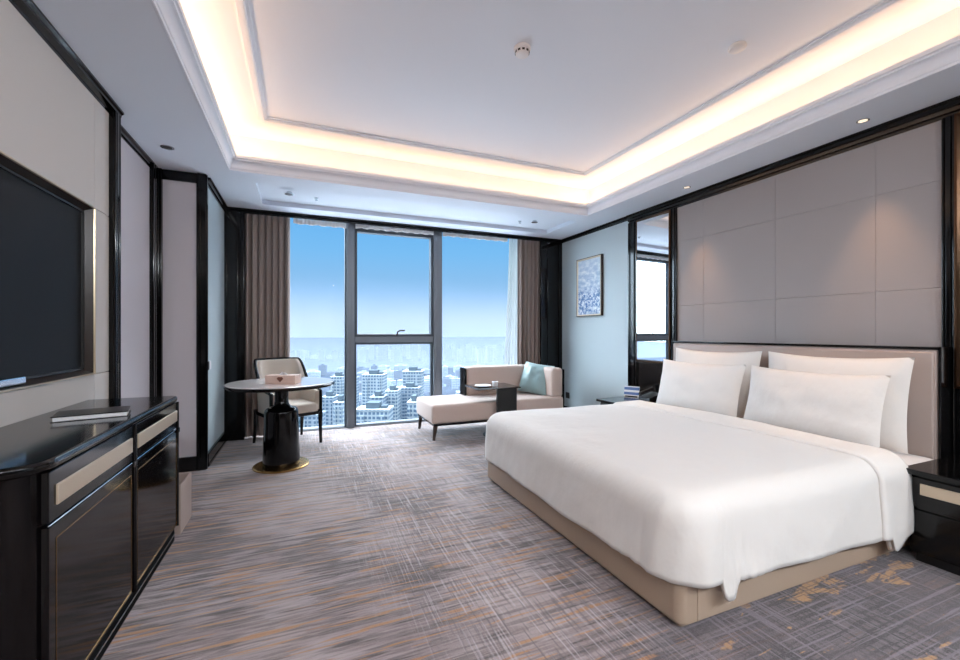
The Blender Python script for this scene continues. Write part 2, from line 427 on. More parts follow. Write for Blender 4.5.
struct('baseboard_right', box(nb(), XR-.015, XR+.01, 4.14, 5.607, 0, .12, .004, 1), M['black'])
struct('trim_19', fluted(nb(), 3.34, XR+.01, 5.62, 5.70, 0, ZC-.001, 'y-'), M['black'])
for (y0, y1, lab) in ((3.48, 3.99, 'tall narrow bronze-framed wall mirror between the blue wall and the headboard wall'),
                      (.77, 1.29, 'bronze-framed wall mirror above the near nightstand at the right edge')):
    t = thing('wall_mirror', lab, 'mirror', (XR, (y0+y1)/2, .9))
    bm = nb(); sweep(bm, (y0, y1, .90, 2.585), [(0, .0), (0, .03), (.006, .034), (.014, .034), (.02, .018), (.026, .014), (.03, .004)], lambda a,b,h: (XR-h, a, b))
    obj('frame', bm, M['bronze'], t)
    bm = nb(); box(bm, XR-.010, XR-.004, y0+.024, y1-.024, .924, 2.561, 0, 1, Matrix.Rotation(math.radians(3.4 if y0 > 2 else 0), 4, 'Z'), (XR-.007, y0+.024, 0)); obj('mirror_glass', bm, M['mirror'], t)

# wall behind the camera with the entrance door
bm = nb(); box(bm, -1.5, 3.95, -2.0, -1.85, -.1, 3.1); struct('wall_front', bm, mat('dark_entrance_panel', (62,52,48), .6))
bm = nb(); box(bm, 1.0, 1.95, -1.86, -1.82, 0, 2.2, .004, 1); d = struct('door_1', bm, M['walnut'])
obj('door_handle', tube(nb(), [(1.08,-1.82,1.0),(1.08,-1.77,1.0),(1.2,-1.77,1.0)], .01), M['brass'], d)

# window wall
YG = 5.78
bm = nb(); box(bm, -1.5, -.62, YG, 6.0, -.15, 3.2); box(bm, 3.36, 4.05, YG, 6.0, -.15, 3.2)
box(bm, -.62, 3.36, YG, 6.0, 2.84, 3.2); box(bm, -.62, 3.36, YG, 6.0, -.3, .0)
box(bm, -.62, 3.36, YG, YG+.2, -.15, .012)
struct('wall_back', bm, M['alu'])
struct('trim_20', box(box(nb(), -.83, XR, 5.60, 5.635, 2.632, ZC-.001, .004, 1), -.83, XR, 5.588, 5.57, 2.655, ZC-.001, .003, 1), M['black'])
muls = [(.525, .622), (1.692, 1.81)]
M['frame_dark'] = mat('graphite_frame', (62,68,76), .4, .5)
def pane(n, x0, x1, sash):
    w = bpy.data.objects.new('window_%d' % n, None); C.objects.link(w); w['kind'] = 'structure'; w.location = ((x0+x1)/2, YG+.05, 0)
    SH[w.name] = Vector(w.location)
    if sash:
        zt0, zt1 = 1.11, 1.19
        bm = nb(); sweep(bm, (x0, x1, .0, zt0), [(0, .02), (.0, -.03), (.022, -.03), (.03, -.018), (.03, .02)], lambda a,b,h: (a, YG+.05+h, b))
        obj('window_frame', bm, M['frame_dark'], w)
        bm = nb(); box(bm, x0, x1, YG-.01, YG+.09, zt0, zt1, .004, 1); obj('transom', bm, M['alu'], w)
        bm = nb(); sweep(bm, (x0, x1, zt1, 2.605), [(0, .03), (0, -.055), (.03, -.055), (.037, -.045), (.037, .03)], lambda a,b,h: (a, YG+.05+h, b))
        s = obj('sash', bm, M['frame_dark'], w)
        xc = (x0+x1)/2
        bm = nb(); box(bm, xc-.035, xc+.035, YG-.02, YG-.004, zt1+.008, zt1+.026, .004, 2)
        tube(bm, [(xc+.02, YG-.02, zt1+.02), (xc+.02, YG-.045, zt1+.03), (xc+.02, YG-.06, zt1+.06), (xc+.05, YG-.06, zt1+.08), (xc+.12, YG-.058, zt1+.082)], .012)
        obj('window_handle', bm, M['dark_pl'], s)
        for z0, z1 in ((.03, zt0-.03), (zt1+.037, 2.57)):
            bm = nb(); box(bm, x0+.03, x1-.03, YG+.05, YG+.062, z0, z1); obj('glass_pane', bm, M['glass'], w)
    else:
        bm = nb(); sweep(bm, (x0, x1, .0, 2.84), [(0, .02), (.0, -.03), (.018, -.03), (.024, -.018), (.024, .02)], lambda a,b,h: (a, YG+.05+h, b))
        obj('window_frame', bm, M['frame_dark'], w)
        bm = nb(); box(bm, x0+.02, x1-.02, YG+.05, YG+.062, .02, 2.82); obj('glass_pane', bm, M['glass'], w)
pane(1, -.62, muls[0][0], False); pane(2, muls[0][1], muls[1][0], True); pane(3, muls[1][1], 3.36, False)
for i, (a, b) in enumerate(muls):
    bm = nb(); box(bm, a, b, YG-.03, YG+.10, 0, 2.84, .005, 1); box(bm, a+.035, b-.035, YG-.034, YG-.028, 0, 2.84, .002, 1)
    struct('trim_%d' % (21+i), bm, M['alu'])
struct('trim_23', box(nb(), muls[0][1], muls[1][0], YG+.0, YG+.09, 2.605, 2.70, .003, 1), M['alu'])
M['blindm'] = mat('white_blind', (240,242,245), .7, bump=60, bstr=.3, stretch=(1,1,.1), var=.1)
for (a, b, w) in ((-.12, muls[0][0], 'left'), (muls[0][1], muls[1][0], 'middle'), (muls[1][1], 2.84, 'right')):
    bm = nb()
    def f(u, v, a=a, b=b):
        x = a+.01+(b-a-.02)*u; ph = v*2*PI
        return (x, 5.735+.016*math.cos(ph)+.003*math.sin(x*130), (2.625 if a < 0 else 2.64)+.035*math.sin(ph)+.005*math.sin(x*47))
    vs = grid(bm, f, 120, 12)
    single('roller_blind', bm, M['blindm'], 'white blind bundled at the top of the %s window pane' % w, 'blind', ((a+b)/2, 5.735, 2.6), 'bundled window blinds')

# ---------------------------------------------------------------- curtains
def curtain(x0, x1, yc, folds, amp, ztop, seed, dx=lambda z: 0, base=.015):
    bm = nb(); rnd = random.Random(seed); ph = [rnd.uniform(-.5, .5) for _ in range(8)]
    def f(u, v):
        z = base+(ztop-base)*v
        k = u*folds*2*PI
        w = 1 + .25*math.sin(u*9+ph[0])
        y = yc + amp*w*math.sin(k + .5*math.sin(z*1.3+ph[1])*(1-v)) + .25*amp*math.sin(2.3*k+ph[2])
        x = x0+(x1-x0)*u + .012*math.sin(k*1.0+1.2+ph[3]) + dx(z)*(1-u)
        return (x, y, z)
    grid(bm, f, int(folds*16), 24); return bm
o = single('drape', curtain(-.655, -.155, 5.69, 7, .032, 2.655, 1), M['drape'], 'taupe pleated drape hanging in the left window corner behind the chair', 'curtain', (-.4, 5.66, 0))
o.modifiers.new('s', 'SOLIDIFY').thickness = .004
o = single('drape', curtain(2.97, 3.385, 5.675, 6, .032, 2.655, 2), M['drape'], 'taupe pleated drape hanging right of the window behind the daybed', 'curtain', (3.2, 5.66, 0))
o.modifiers.new('s', 'SOLIDIFY').thickness = .004
single('sheer_curtain', curtain(2.86, 3.06, 5.74, 5, .014, 2.67, 3, lambda z: -.14*(1-min(1, z/2.6))**1.3), M['sheer'], 'white sheer curtain gathered beside the right drape', 'curtain', (3.0, 5.72, 0))

# ---------------------------------------------------------------- television
t = thing('television', 'large black television in a bronze recess on the left wall', 'television', (XF, (TVY0+TVY1)/2, TVZ0))
bm = nb(); sweep(bm, (TVY0, TVY1, TVZ0, TVZ1), [(.0, -.02), (0, .008), (.007, .008), (.009, 0)], lambda a,b,h: (XF+h, a, b)); obj('frame_lip', bm, M['lip'], t)
bm = nb(); sweep(bm, (TVY0, TVY1, TVZ0, TVZ1), [(.009, 0), (.028, -.045), (.03, -.06)], lambda a,b,h: (XF+h, a, b)); obj('recess_bevel', bm, M['bevel'], t)
bm = nb(); box(bm, -1.2, -1.175, TVY0+.03, TVY1-.03, TVZ0+.03, TVZ1-.03, .004, 2); obj('screen', bm, M['screen'], t)
bm = nb(); sweep(bm, (TVY0+.03, TVY1-.03, TVZ0+.03, TVZ1-.03), [(0, .0), (0, .012), (.01, .012), (.012, .0)], lambda a,b,h: (-1.176+h, a, b)); obj('bezel', bm, M['blackmat'], t)
bm = nb(); box(bm, -1.168, -1.135, 1.75, 2.52, TVZ0+.018, TVZ0+.05, .006, 2); obj('silver_bar', bm, M['steel'], t)  # slim silver bar along the bottom of the screen recess

# ---------------------------------------------------------------- console
t = thing('console_cabinet', 'long black lacquered console cabinet under the television', 'cabinet', (-.91, 2.36, 0))
X0, X1, Y0, Y1 = -1.125, -.70, 1.60, 3.095
def round_plan(x0, x1, y0, y1, r, o=0):
    pts = [(x0, y0-o), ]
    for k in range(9):
        a = -PI/2 + k/8*PI/2; pts.append((x1-r+(r+o)*math.cos(a), y0+r+(r+o)*math.sin(a)))
    for k in range(9):
        a = k/8*PI/2; pts.append((x1-.03+(.03+o)*math.cos(a), y1-.03+(.03+o)*math.sin(a)))
    pts.append((x0, y1+o)); return pts
def slab(bm, lay):
    rings = []
    for o, z, r in lay: rings.append([bm.verts.new((p[0], p[1], z)) for p in round_plan(X0, X1-.015, Y0+.015, Y1-.015, r, o)])
    n = len(rings[0])
    for a, b in zip(rings, rings[1:]):
        for i in range(n): bm.faces.new((a[i], a[(i+1)%n], b[(i+1)%n], b[i]))
    bm.faces.new(rings[0][::-1]); bm.faces.new(rings[-1]); return bm
obj('top', slab(nb(), [(.008, .828, .09), (.014, .831, .09), (.018, .838, .09), (.018, .852, .09), (.014, .859, .09), (.004, .862, .09)]), M['black'], t, sharp=50)
obj('body', slab(nb(), [(0, .075, .09), (0, .828, .09)]), M['brown_lacq'], t, sharp=50)
obj('plinth', slab(nb(), [(.004, 0, .09), (.004, .075, .09)]), mat('plinth_black', (8,8,8), .9, spec=.1), t, sharp=50)
obj('plinth_strip', slab(nb(), [(.003, .036, .09), (.008, .037, .09), (.008, .043, .09), (.003, .044, .09)]), M['steel'], t, sharp=50)
for (a, b) in ((1.705, 2.325), (2.40, 3.045)):
    bm = nb(); box(bm, -.72, -.700, a-.04, b+.02, .672, .826, .004, 2); dr = obj('drawer', bm, M['brown_lacq'], t)
    bm = nb(); box(bm, -.702, -.694, a, b, .715, .778, .002, 1); obj('handle_inlay', bm, M['champ'], dr)
    bm = nb(); box(bm, -.72, -.700, a-.04, b+.02, .085, .660, .004, 2); dd = obj('door', bm, M['brown_lacq'], t)
    bm = nb(); sweep(bm, (a, b, .10, .615), [(0, 0), (0, .002), (.002, .002), (.002, 0)], lambda a_,b_,h: (-.7005+h, a_, b_)); obj('brass_inlay', bm, M['brass'], dd)
    bm = nb(); box(bm, -.703, -.698, a-.04, b+.02, .663, .667, .001, 1); obj('brass_line', bm, M['steel'], t)
bm = nb(); tube(bm, [(-.7, 2.362, .08), (-.7, 2.362, .66), (-.7, 2.362, .826)], .010, 12); box(bm, -.705, -.692, 2.34, 2.384, .64, .67, .004, 2); obj('pilaster', bm, M['black'], t)
bm = nb(); tube(bm, [(-.7, 3.07, .08), (-.7, 3.07, .826)], .008, 12); box(bm, -.705, -.69, 3.05, 3.088, .64, .67, .004, 2); obj('pilaster', bm, M['black'], t)

# folder on the console
t = thing('folder', 'slim white folder with dark cover lying on the console top', 'folder', (-.88, 2.47, .862), math.radians(14), local=True)
obj('pages', box(nb(), -.125, .12, -.085, .085, .002, .02, .002, 1), M['paper'], t)
bm = nb(); box(bm, -.13, .125, -.09, .09, .0201, .024, .001, 1); box(bm, -.13, .125, -.09, .09, 0, .002); obj('cover', bm, M['dark_pl'], t)

# waste bin
bm = nb(); sweep(bm, (-.99, -.697, 3.13, 3.41), [(.0, 0), (0, .30), (.008, .30), (.008, .02)], lambda a,b,h: (a,b,h))
box(bm, -.988, -.699, 3.132, 3.408, 0, .02)
single('waste_bin', bm, M['binm'], 'square beige waste bin on the carpet beyond the console', 'bin', (-.855, 3.27, 0))

# light switch
t = thing('switch_panel', 'white and black switch plate on the pale wall left of the round table', 'switch', (-.83, 4.68, .94))
obj('switch_plate', box(nb(), -.815, -.798, 4.585, 4.67, .90, .98, .004, 2), M['white_pl'], t)
obj('display', box(nb(), -.812, -.796, 4.545, 4.583, .90, .98, .004, 2), M['dark_pl'], t)
obj('rocker', box(nb(), -.799, -.795, 4.60, 4.655, .915, .965, .003, 2), M['white_pl'], t)

# ---------------------------------------------------------------- round table
tx, ty = -.185, 4.38
t = thing('round_table', 'round white-topped pedestal table with black conical base', 'table', (tx, ty, 0))
obj('base_plate', lathe(nb(), [(.238, 0), (.243, .004), (.243, .014), (.236, .02), (.0, .022)], tx, ty, 64), M['brass'], t)
pr = [(.156, .02), (.161, .03), (.160, .06)]
pr += [(.160-.014*k/6, .06+.44*k/6) for k in range(1, 7)]
for k in range(1, 8):
    a = k/7*PI/2; pr.append((.146-.05*(1-math.cos(a)), .50+.05*math.sin(a)))
pr += [(.08, .555), (.066, .575), (.058, .61), (.06, .69), (.068, .718), (.09, .735), (.09, .745)]
obj('pedestal', lathe(nb(), pr, tx, ty, 64), M['black'], t, sharp=60)
obj('apron', lathe(nb(), [(.2, .735), (.44, .742), (.467, .748), (.472, .758), (.472, .768), (.467, .772), (0, .772)], tx, ty, 96), M['black'], t)
obj('tabletop', lathe(nb(), [(.455, .772), (.461, .774), (.461, .779), (.455, .782), (0, .782)], tx, ty, 96), M['marble'], t)

# tissue box
ang = -math.atan(177/425)
t = thing('tissue_box', 'blush tissue box with a brown diamond mark on the round table', 'tissue box', (tx+.02, ty-.12, .782), ang+.0, local=True)
bm = nb(); box(bm, -.135, .135, -.065, .065, 0, .078, .004, 2); obj('carton', bm, M['tissuebox'], t)
bm = nb(); prism(bm, [(-.018, .062), (.018, .062), (.03, .048), (0, .016), (-.03, .048)], 'y', -.067, -.064); obj('diamond_mark', bm, M['brownmark'], t)
bm = nb()
def f(u, v):
    x = -.04+.08*u; z = .078+.028*math.sin(PI*u)*v*(1+.3*math.sin(9*u)); y = .012*math.sin(7*u)*(.3+v)
    return (x, y, z)
grid(bm, f, 20, 6); obj('tissue', bm, M['paper'], t)

# ---------------------------------------------------------------- armchair (local: faces -y)
t = thing('armchair', 'beige upholstered armchair with black frame behind the round table', 'chair', (-.16, 5.26, 0), math.radians(23), local=True)
def plan(s):      # s -1..1 around the U, front right -> back -> front left
    W, D = .262, .25
    a = abs(s)
    if a > .45:
        k = (a-.45)/.55; x, y = W, .12-k*(.12+D)
        x -= .0*k
    else:
        q = a/.45*PI/2; x = W*math.sin(q)**.8; y = .12+.15*math.cos(q)**.7 if q < PI/2 else .12
    return (math.copysign(x, s), y)
def hgt(s):
    a = abs(s)
    k = min(1, max(0, (a-.30)/.32)); k = k*k*(3-2*k)
    return .93*(1-k)+.625*k - .03*max(0, (a-.6)/.4)
def lean(z): return .09*max(0, (z-.42))/.5
NS = 64
bm = nb(); rows = []
for i in range(NS+1):
    s = -1+2*i/NS; x, y = plan(s); r = Vector((x, y-.0)); nrm = Vector((x*1.0, max(0, y-.05))).normalized()
    h = hgt(s); row = []
    for (off, z) in [(0, .36), (0, .5), (0, .36+(h-.36)*.6), (0, h-.02), (-.012, h-.004), (-.04, h-.004), (-.055, h-.03), (-.06, .36+(h-.36)*.6), (-.06, .45), (-.05, .36)]:
        b = lean(z)*max(0, (y+.25)/.5)
        row.append(bm.verts.new((x+nrm.x*off, y+nrm.y*off+b, z)))
    rows.append(row)
for a, b in zip(rows, rows[1:]):
    for j in range(10): bm.faces.new((a[j], a[(j+1)%10], b[(j+1)%10], b[j]))
bm.faces.new(rows[0]); bm.faces.new(rows[-1][::-1])
obj('backrest', bm, M['uph2'], t, sharp=50)
pts = []
for i in range(NS+1):
    s = -1+2*i/NS; x, y = plan(s); h = hgt(s); nrm = Vector((x, max(0, y-.05))).normalized(); b = lean(h)*max(0, (y+.25)/.5)
    pts.append((x+nrm.x*.004, y+nrm.y*.004+b, h))
pts = [(pts[0][0], pts[0][1]-.004, .38), (pts[0][0], pts[0][1]-.006, .5)] + pts + [(pts[-1][0], pts[-1][1]-.006, .5), (pts[-1][0], pts[-1][1]-.004, .38)]
obj('frame_rail', tube(nb(), pts, .018, 10), M['black'], t, sharp=60)
bm = nb(); box(bm, -.225, .225, -.29, .2, .36, .465, .035, 4); obj('seat', bm, M['uph2'], t, sharp=60)
bm = nb(); box(bm, -.27, .27, -.27, .22, .325, .365, .008, 2); obj('seat_frame', bm, M['black'], t)
for sx, sy in ((-1,-1), (1,-1), (-1,1), (1,1)):
    x, y = sx*.262, (-.255 if sy < 0 else .215); e = .0 if sy < 0 else .05
    obj('leg', tube(nb(), [(x*1.02, y+e, 0), (x, y+e*.4, .2), (x, y, .38)], [.016, .021, .027], 8), M['black'], t)

# ---------------------------------------------------------------- daybed
t = thing('daybed', 'beige daybed chaise with low back standing before the window', 'daybed', (2.25, 5.0, 0))
obj('seat_cushion', box(nb(), 1.35, 3.12, 4.66, 5.40, .195, .415, .035, 4), M['uph'], t, sharp=60)
obj('base_frame', box(nb(), 1.38, 3.14, 4.69, 5.42, .165, .197, .006, 2), M['black'], t)
bm = nb(); box(bm, 1.99, 3.12, 5.21, 5.385, .40, .79, .04, 4); obj('back_cushion', bm, M['uph'], t, sharp=60)
bm = nb(); box(bm, 2.955, 3.125, 4.68, 5.25, .40, .785, .045, 4); obj('arm_cushion', bm, M['uph'], t, sharp=60)
bm = nb(); box(bm, 1.955, 3.155, 5.375, 5.405, .36, .775, .008, 2); box(bm, 1.955, 1.985, 5.22, 5.40, .40, .775, .008, 2); obj('back_panel', bm, M['black'], t)
bm = nb(); box(bm, 3.126, 3.155, 4.70, 5.40, .17, .765, .008, 2); obj('arm_panel', bm, M['black'], t)
for x, y in ((1.41, 4.72), (1.41, 5.38), (3.11, 4.72), (3.11, 5.38)):
    obj('leg', tube(nb(), [(x-(.02 if x < 2 else -.0), y, 0), (x, y, .17)], [.016, .028], 10), M['walnut'], t)

def pillow_bm(W, H, T, seed, sag=.0, sharp_corner=.08):
    """cushion in its own plane: x wide, z high, y thick; base at z=0"""
    bm = nb(); n = 28; q = noise
    def shape(sgn):
        vs = []
        for i in range(n+1):
            r = []
            for j in range(n+1):
                u, v = -1+2*i/n, -1+2*j/n
                e = (1-abs(u)**2.6)**.55*(1-abs(v)**2.6)**.55 if abs(u) < 1 and abs(v) < 1 else 0
                x = W/2*u*(1-sharp_corner*(1-v*v)*.6); z = H/2*v*(1-sharp_corner*(1-u*u)*.8)
                d = noise.noise(Vector((u*2.2+seed, v*2.2, sgn*2)))*.14 + noise.noise(Vector((u*6+seed, v*3, sgn*5)))*.06
                y = sgn*T/2*e*(1+d)
                z -= sag*(1-u*u)*max(0, v)**2
                r.append(bm.verts.new((x, y, z+H/2)))
            vs.append(r)
        return vs
    A, B = shape(1), shape(-1)
    for vs in (A, B):
        for i in range(n):
            for j in range(n): bm.faces.new((vs[i][j], vs[i+1][j], vs[i+1][j+1], vs[i][j+1]))
    bmesh.ops.remove_doubles(bm, verts=bm.verts, dist=1e-4)
    return bm
bm = pillow_bm(.43, .44, .26, 3.1)
bmesh.ops.transform(bm, matrix=Matrix.Translation((2.83, 5.00, .42)) @ Matrix.Rotation(math.radians(-50), 4, 'Z') @ Matrix.Rotation(math.radians(-24), 4, 'X') @ Matrix.Rotation(math.radians(8), 4, 'Y'), verts=bm.verts)
single('cushion', bm, M['teal'], 'aqua throw cushion leaning in the daybed corner', 'cushion', (2.78, 5.01, .425), sharp=80)

# side table in front of the daybed
t = thing('side_table', 'small black side table reaching over the daybed seat', 'side table', (2.2, 4.57, 0))
obj('tabletop', box(nb(), 1.84, 2.39, 4.47, 4.92, .585, .600, .004, 2), M['black'], t)
obj('upright', box(nb(), 2.12, 2.385, 4.565, 4.59, .02, .588, .006, 2), M['blackmat'], t)
obj('base', lathe(nb(), [(.19, 0), (.19, .008), (.17, .014), (0, .016)], 2.2, 4.7, 40), M['blackmat'], t)
bm = nb(); lathe(bm, [(.025, 0), (.03, .002), (.036, .045), (.038, .06), (.035, .06), (.03, .008), (0, .006)], 2.12, 4.62, 24, .60)
single('cup', bm, M['white_pl'], 'white cup on the black side table', 'cup', (2.12, 4.62, .60))
bm = nb(); lathe(bm, [(.03, 0), (.07, .004), (.10, .015), (.097, .018), (.06, .008), (0, .007)], 1.98, 4.66, 32, .60)
single('saucer_dish', bm, M['white_pl'], 'shallow white dish beside the cup on the side table', 'dish', (1.98, 4.66, .60))

# picture
t = thing('framed_picture', 'framed blue and white abstract picture on the blue wall', 'picture', (XR, 4.925, 1.47))
bm = nb(); sweep(bm, (4.63, 5.19, 1.473, 2.298), [(0, -.001), (0, .034), (.008, .036), (.008, -.001)], lambda a,b,h: (XR-h, a, b)); obj('outer_frame', bm, M['walnut'], t)
bm = nb(); sweep(bm, (4.638, 5.182, 1.481, 2.29), [(0, 0), (0, .034), (.018, .03), (.02, .018)], lambda a,b,h: (XR-h, a, b)); obj('gold_frame', bm, M['champ'], t)
bm = nb(); box(bm, XR-.02, XR-.0005, 4.65, 5.17, 1.493, 2.278); o = obj('canvas', bm, M['painting'], t)
# material uses object coords, which are relative to the frame base: shift by geometry
for n in M['painting'].node_tree.nodes:
    if n.type == 'MAP_RANGE' and n.inputs['From Min'].default_value == 2.0:
        n.inputs['From Min'].default_value = 2.0-1.47; n.inputs['From Max'].default_value = 2.25-1.47
    if n.type == 'MAP_RANGE' and abs(n.inputs['From Min'].default_value+1.92) < 1e-4:
        n.inputs['From Min'].default_value = -(1.95-1.47); n.inputs['From Max'].default_value = -(1.75-1.47)

t = thing('wall_socket', 'small dark wall socket low on the blue wall by the daybed', 'socket', (XR, 5.46, .25))
obj('socket_plate', box(nb(), XR-.01, XR-.0005, 5.41, 5.50, .245, .335, .003, 2), M['dark_pl'], t)
obj('socket_insert', box(nb(), XR-.013, XR-.009, 5.43, 5.48, .265, .315, .002, 1), M['blackmat'], t)

# ---------------------------------------------------------------- bed
t = thing('bed', 'king bed with beige leather base and padded headboard', 'bed', (2.5, 2.31, 0))
bm = nb()
prf = [(.03, .0), (.03, .02), (.0, .03), (0, .05), (0, .2), (.006, .222), (.02, .236), (.04, .24), (.06, .24)]
def rr(o, r, x0=1.44, x1=3.56, y0=1.30, y1=3.32):
    pts = []; x0+=o; y0+=o; y1-=o; r=max(.005, r-o)
    for cx, cy, a0 in ((x0+r, y1-r, PI/2), (x0+r, y0+r, PI)):
        for k in range(9):
            a = a0+k/8*PI/2; pts.append((cx+r*math.cos(a), cy+r*math.sin(a)))
    return [(x1, y1)]+pts+[(x1, y0)]
rings = [[bm.verts.new((p[0], p[1], z)) for p in rr(o, .045)] for o, z in prf]
n = len(rings[0])
for a, b in zip(rings, rings[1:]):
    for i in range(n): bm.faces.new((a[i], a[(i+1)%n], b[(i+1)%n], b[i]))
bm.faces.new(rings[0][::-1]); bm.faces.new(rings[-1])
bs = obj('bed_base', bm, M['leather'], t, sharp=50)
for x, y in ((1.535, 1.2985), (1.535, 3.3215)): obj('seam_piping', tube(nb(), [(x, y, .03), (x, y, .23)], .003, 8), M['leather'], bs)
obj('mattress', box(nb(), 1.47, 3.56, 1.33, 3.29, .24, .465, .05, 4), M['sheet'], t, sharp=60)
HY0, HY1, HZ = 1.303, 3.352, 1.155
hb = obj('headboard', box(nb(), 3.60, 3.70, HY0+.008, HY1-.008, .1, HZ-.008, .006, 2), M['black'], t)
bm = nb(); box(bm, 3.575, 3.62, HY0+.017, HY1-.017, .24, HZ-.017, .018, 4); obj('padding', bm, M['headleather'], hb, sharp=60)
bm = nb(); box(bm, 3.568, 3.59, HY0+.035, HY1-.035, .24, HZ-.032, .01, 3); obj('padding_panel', bm, M['headleather'], hb, sharp=60)
bm = nb()
for y0, y1, z0, z1 in ((HY0, HY1, HZ-.014, HZ), (HY0, HY0+.014, .15, HZ), (HY1-.014, HY1, .15, HZ)): box(bm, 3.572, 3.70, y0, y1, z0, z1, .004, 2)
obj('headboard_trim', bm, M['black'], hb)

# fitted top sheet reaching the headboard
bm = nb()
def shf(u, v):
    x = 2.95+.60*u; w = -1.025+2.05*v; y = 2.31+w
    e = max(0, abs(w)-.93); z = .487 - (e/.12)**2*.035
    z += .006*noise.noise(Vector((x*7, y*5, 1)))+.006*noise.noise(Vector((x*16, y*4, 3)))
    if u > .9: z -= .01*(u-.9)/.1
    return (x, y, z)
grid(bm, shf, 24, 70); o = single('bed_sheet', bm, M['sheet'], 'white sheet over the mattress showing beneath the pillows', 'bed sheet', (3.25, 2.31, .47))
o.modifiers.new('s', 'SOLIDIFY').thickness = .012; 

# duvet
XH = 3.055
def dz(x, y): return .012*noise.noise(Vector((x*1.7, y*1.7, 0)))+.005*noise.noise(Vector((x*5, y*5, 2)))
RAD = .12
def perimeter():
    x0, y0, y1, rc = 1.40+RAD, 1.25+RAD, 3.375-RAD, .06
    pts = []
    n = 120
    for i in range(n): pts.append(((XH-(XH-x0-rc)*i/n), y0, 0, -1))
    for k in range(13):
        a = -PI/2-k/12*PI/2; pts.append((x0+rc+rc*math.cos(a), y0+rc+rc*math.sin(a), math.cos(a), math.sin(a)))
    for i in range(1, n): pts.append((x0, y0+rc+(y1-y0-2*rc)*i/n, -1, 0))
    for k in range(13):
        a = PI-k/12*PI/2; pts.append((x0+rc+rc*math.cos(a), y1-rc+rc*math.sin(a), math.cos(a), math.sin(a)))
    for i in range(1, n+1): pts.append((x0+rc+(XH-x0-rc)*i/n, y1, 0, 1))
    return pts
def sst(a, b, x):
    k = min(1, max(0, (x-a)/(b-a))); return k*k*(3-2*k)
def hemz(x, y, nx, ny):
    z = .205
    if ny < -.5:
        z = .195-.035*sst(1.6, 2.9, x)
        z -= .075*(sst(1.615, 1.635, x)-sst(1.69, 1.71, x))
        z += .012*(sst(1.5, 1.62, x)-sst(1.62, 1.64, x))
        z -= .07*(sst(2.84, 2.87, x)-.9*sst(2.90, XH, x))
    elif nx < -.5: z = .195+.008*math.sin(y*5)
    return z
def side_off(x, y, nx, ny, k):     # k 0 at shoulder .. 1 at hem
    p = x*1.0+y*1.0
    cr_ = max(0, 1-math.hypot(x-1.5, y-1.3)/.45); ang_ = math.atan2(y-1.6, x-1.8)
    w = .010*noise.noise(Vector((p*3.2, k*1.2, 3)))+.006*noise.noise(Vector((p*9, k*2-p*2, 9)))
    return w*(.3+k) + .012*k + .007*cr_*k*math.sin(ang_*26)+.003*cr_*math.sin(ang_*61+k*3)
bm = nb(); rows = []
for (x, y, nx, ny) in perimeter():
    ln = math.hypot(nx, ny); nx /= ln; ny /= ln
    ix, iy = min(max(x, 2.35), XH), 2.31
    row = []
    for k in range(16):
        q = k/15; q = q
        px, py = ix+(x-ix)*q, iy+(y-iy)*q
        row.append(bm.verts.new((px, py, .565+.012*(1-q*q)+dz(px, py))))
    zt = .565+dz(x, y)
    for k in range(1, 9):
        a = k/8*PI/2
        px, py = x+nx*RAD*math.sin(a), y+ny*RAD*math.sin(a)
        o = side_off(x, y, nx, ny, 0)*math.sin(a)
        row.append(bm.verts.new((px+nx*o, py+ny*o, zt-RAD*(1-math.cos(a)))))
    h = hemz(x, y, nx, ny); zs_ = zt-RAD
    for k in range(1, 13):
        q = k/12; o = RAD+side_off(x, y, nx, ny, q)
        row.append(bm.verts.new((x+nx*o, y+ny*o, zs_+(h-zs_)*q)))
    rows.append(row)
for a, b in zip(rows, rows[1:]):
    for j in range(len(a)-1): bm.faces.new((a[j], a[j+1], b[j+1], b[j]))
bmesh.ops.remove_doubles(bm, verts=bm.verts, dist=1e-4)
dv = thing('duvet', 'white duvet spread over the bed and hanging past the mattress', 'duvet', (2.3, 2.31, .2))
o = obj('cover', bm, M['linen'], dv, sharp=80)
sm = o.modifiers.new('s', 'SOLIDIFY'); sm.thickness = .018; sm.offset = -1
# turned-back strip
bm = nb()
def fold(u, v):
    x = 2.78+(XH+.012-2.78)*u; L = 1.0625-RAD; arc = RAD*PI/2; dr = .34
    w = (v*2-1)*(L+arc+dr); s = 1 if w > 0 else -1; a = abs(w); off = .014 - (.012*(1-sst(0, .05, u)))
    zt = .565+dz(x, 2.31+s*min(a, L))
    if a <= L: return (x, 2.31+w, zt+off+.012*(1-(a/L)**2))
    if a <= L+arc:
        t_ = (a-L)/RAD; y = 2.31+s*(L+(RAD+off)*math.sin(t_)); return (x, y, zt-RAD+(RAD+off)*math.cos(t_))
    k = (a-L-arc)/dr; yy = 2.31+s*L
    h = hemz(x, yy, 0, s); zs_ = zt-RAD
    q = k; o_ = RAD+side_off(x, yy, 0, s, q)+off
    return (x+(.0), yy+s*o_, zs_+(h-zs_)*q*.99)
grid(bm, fold, 14, 160)
o = obj('folded_edge', bm, M['linen'], dv, sharp=80)
sm = o.modifiers.new('s', 'SOLIDIFY'); sm.thickness = .012; sm.offset = -1

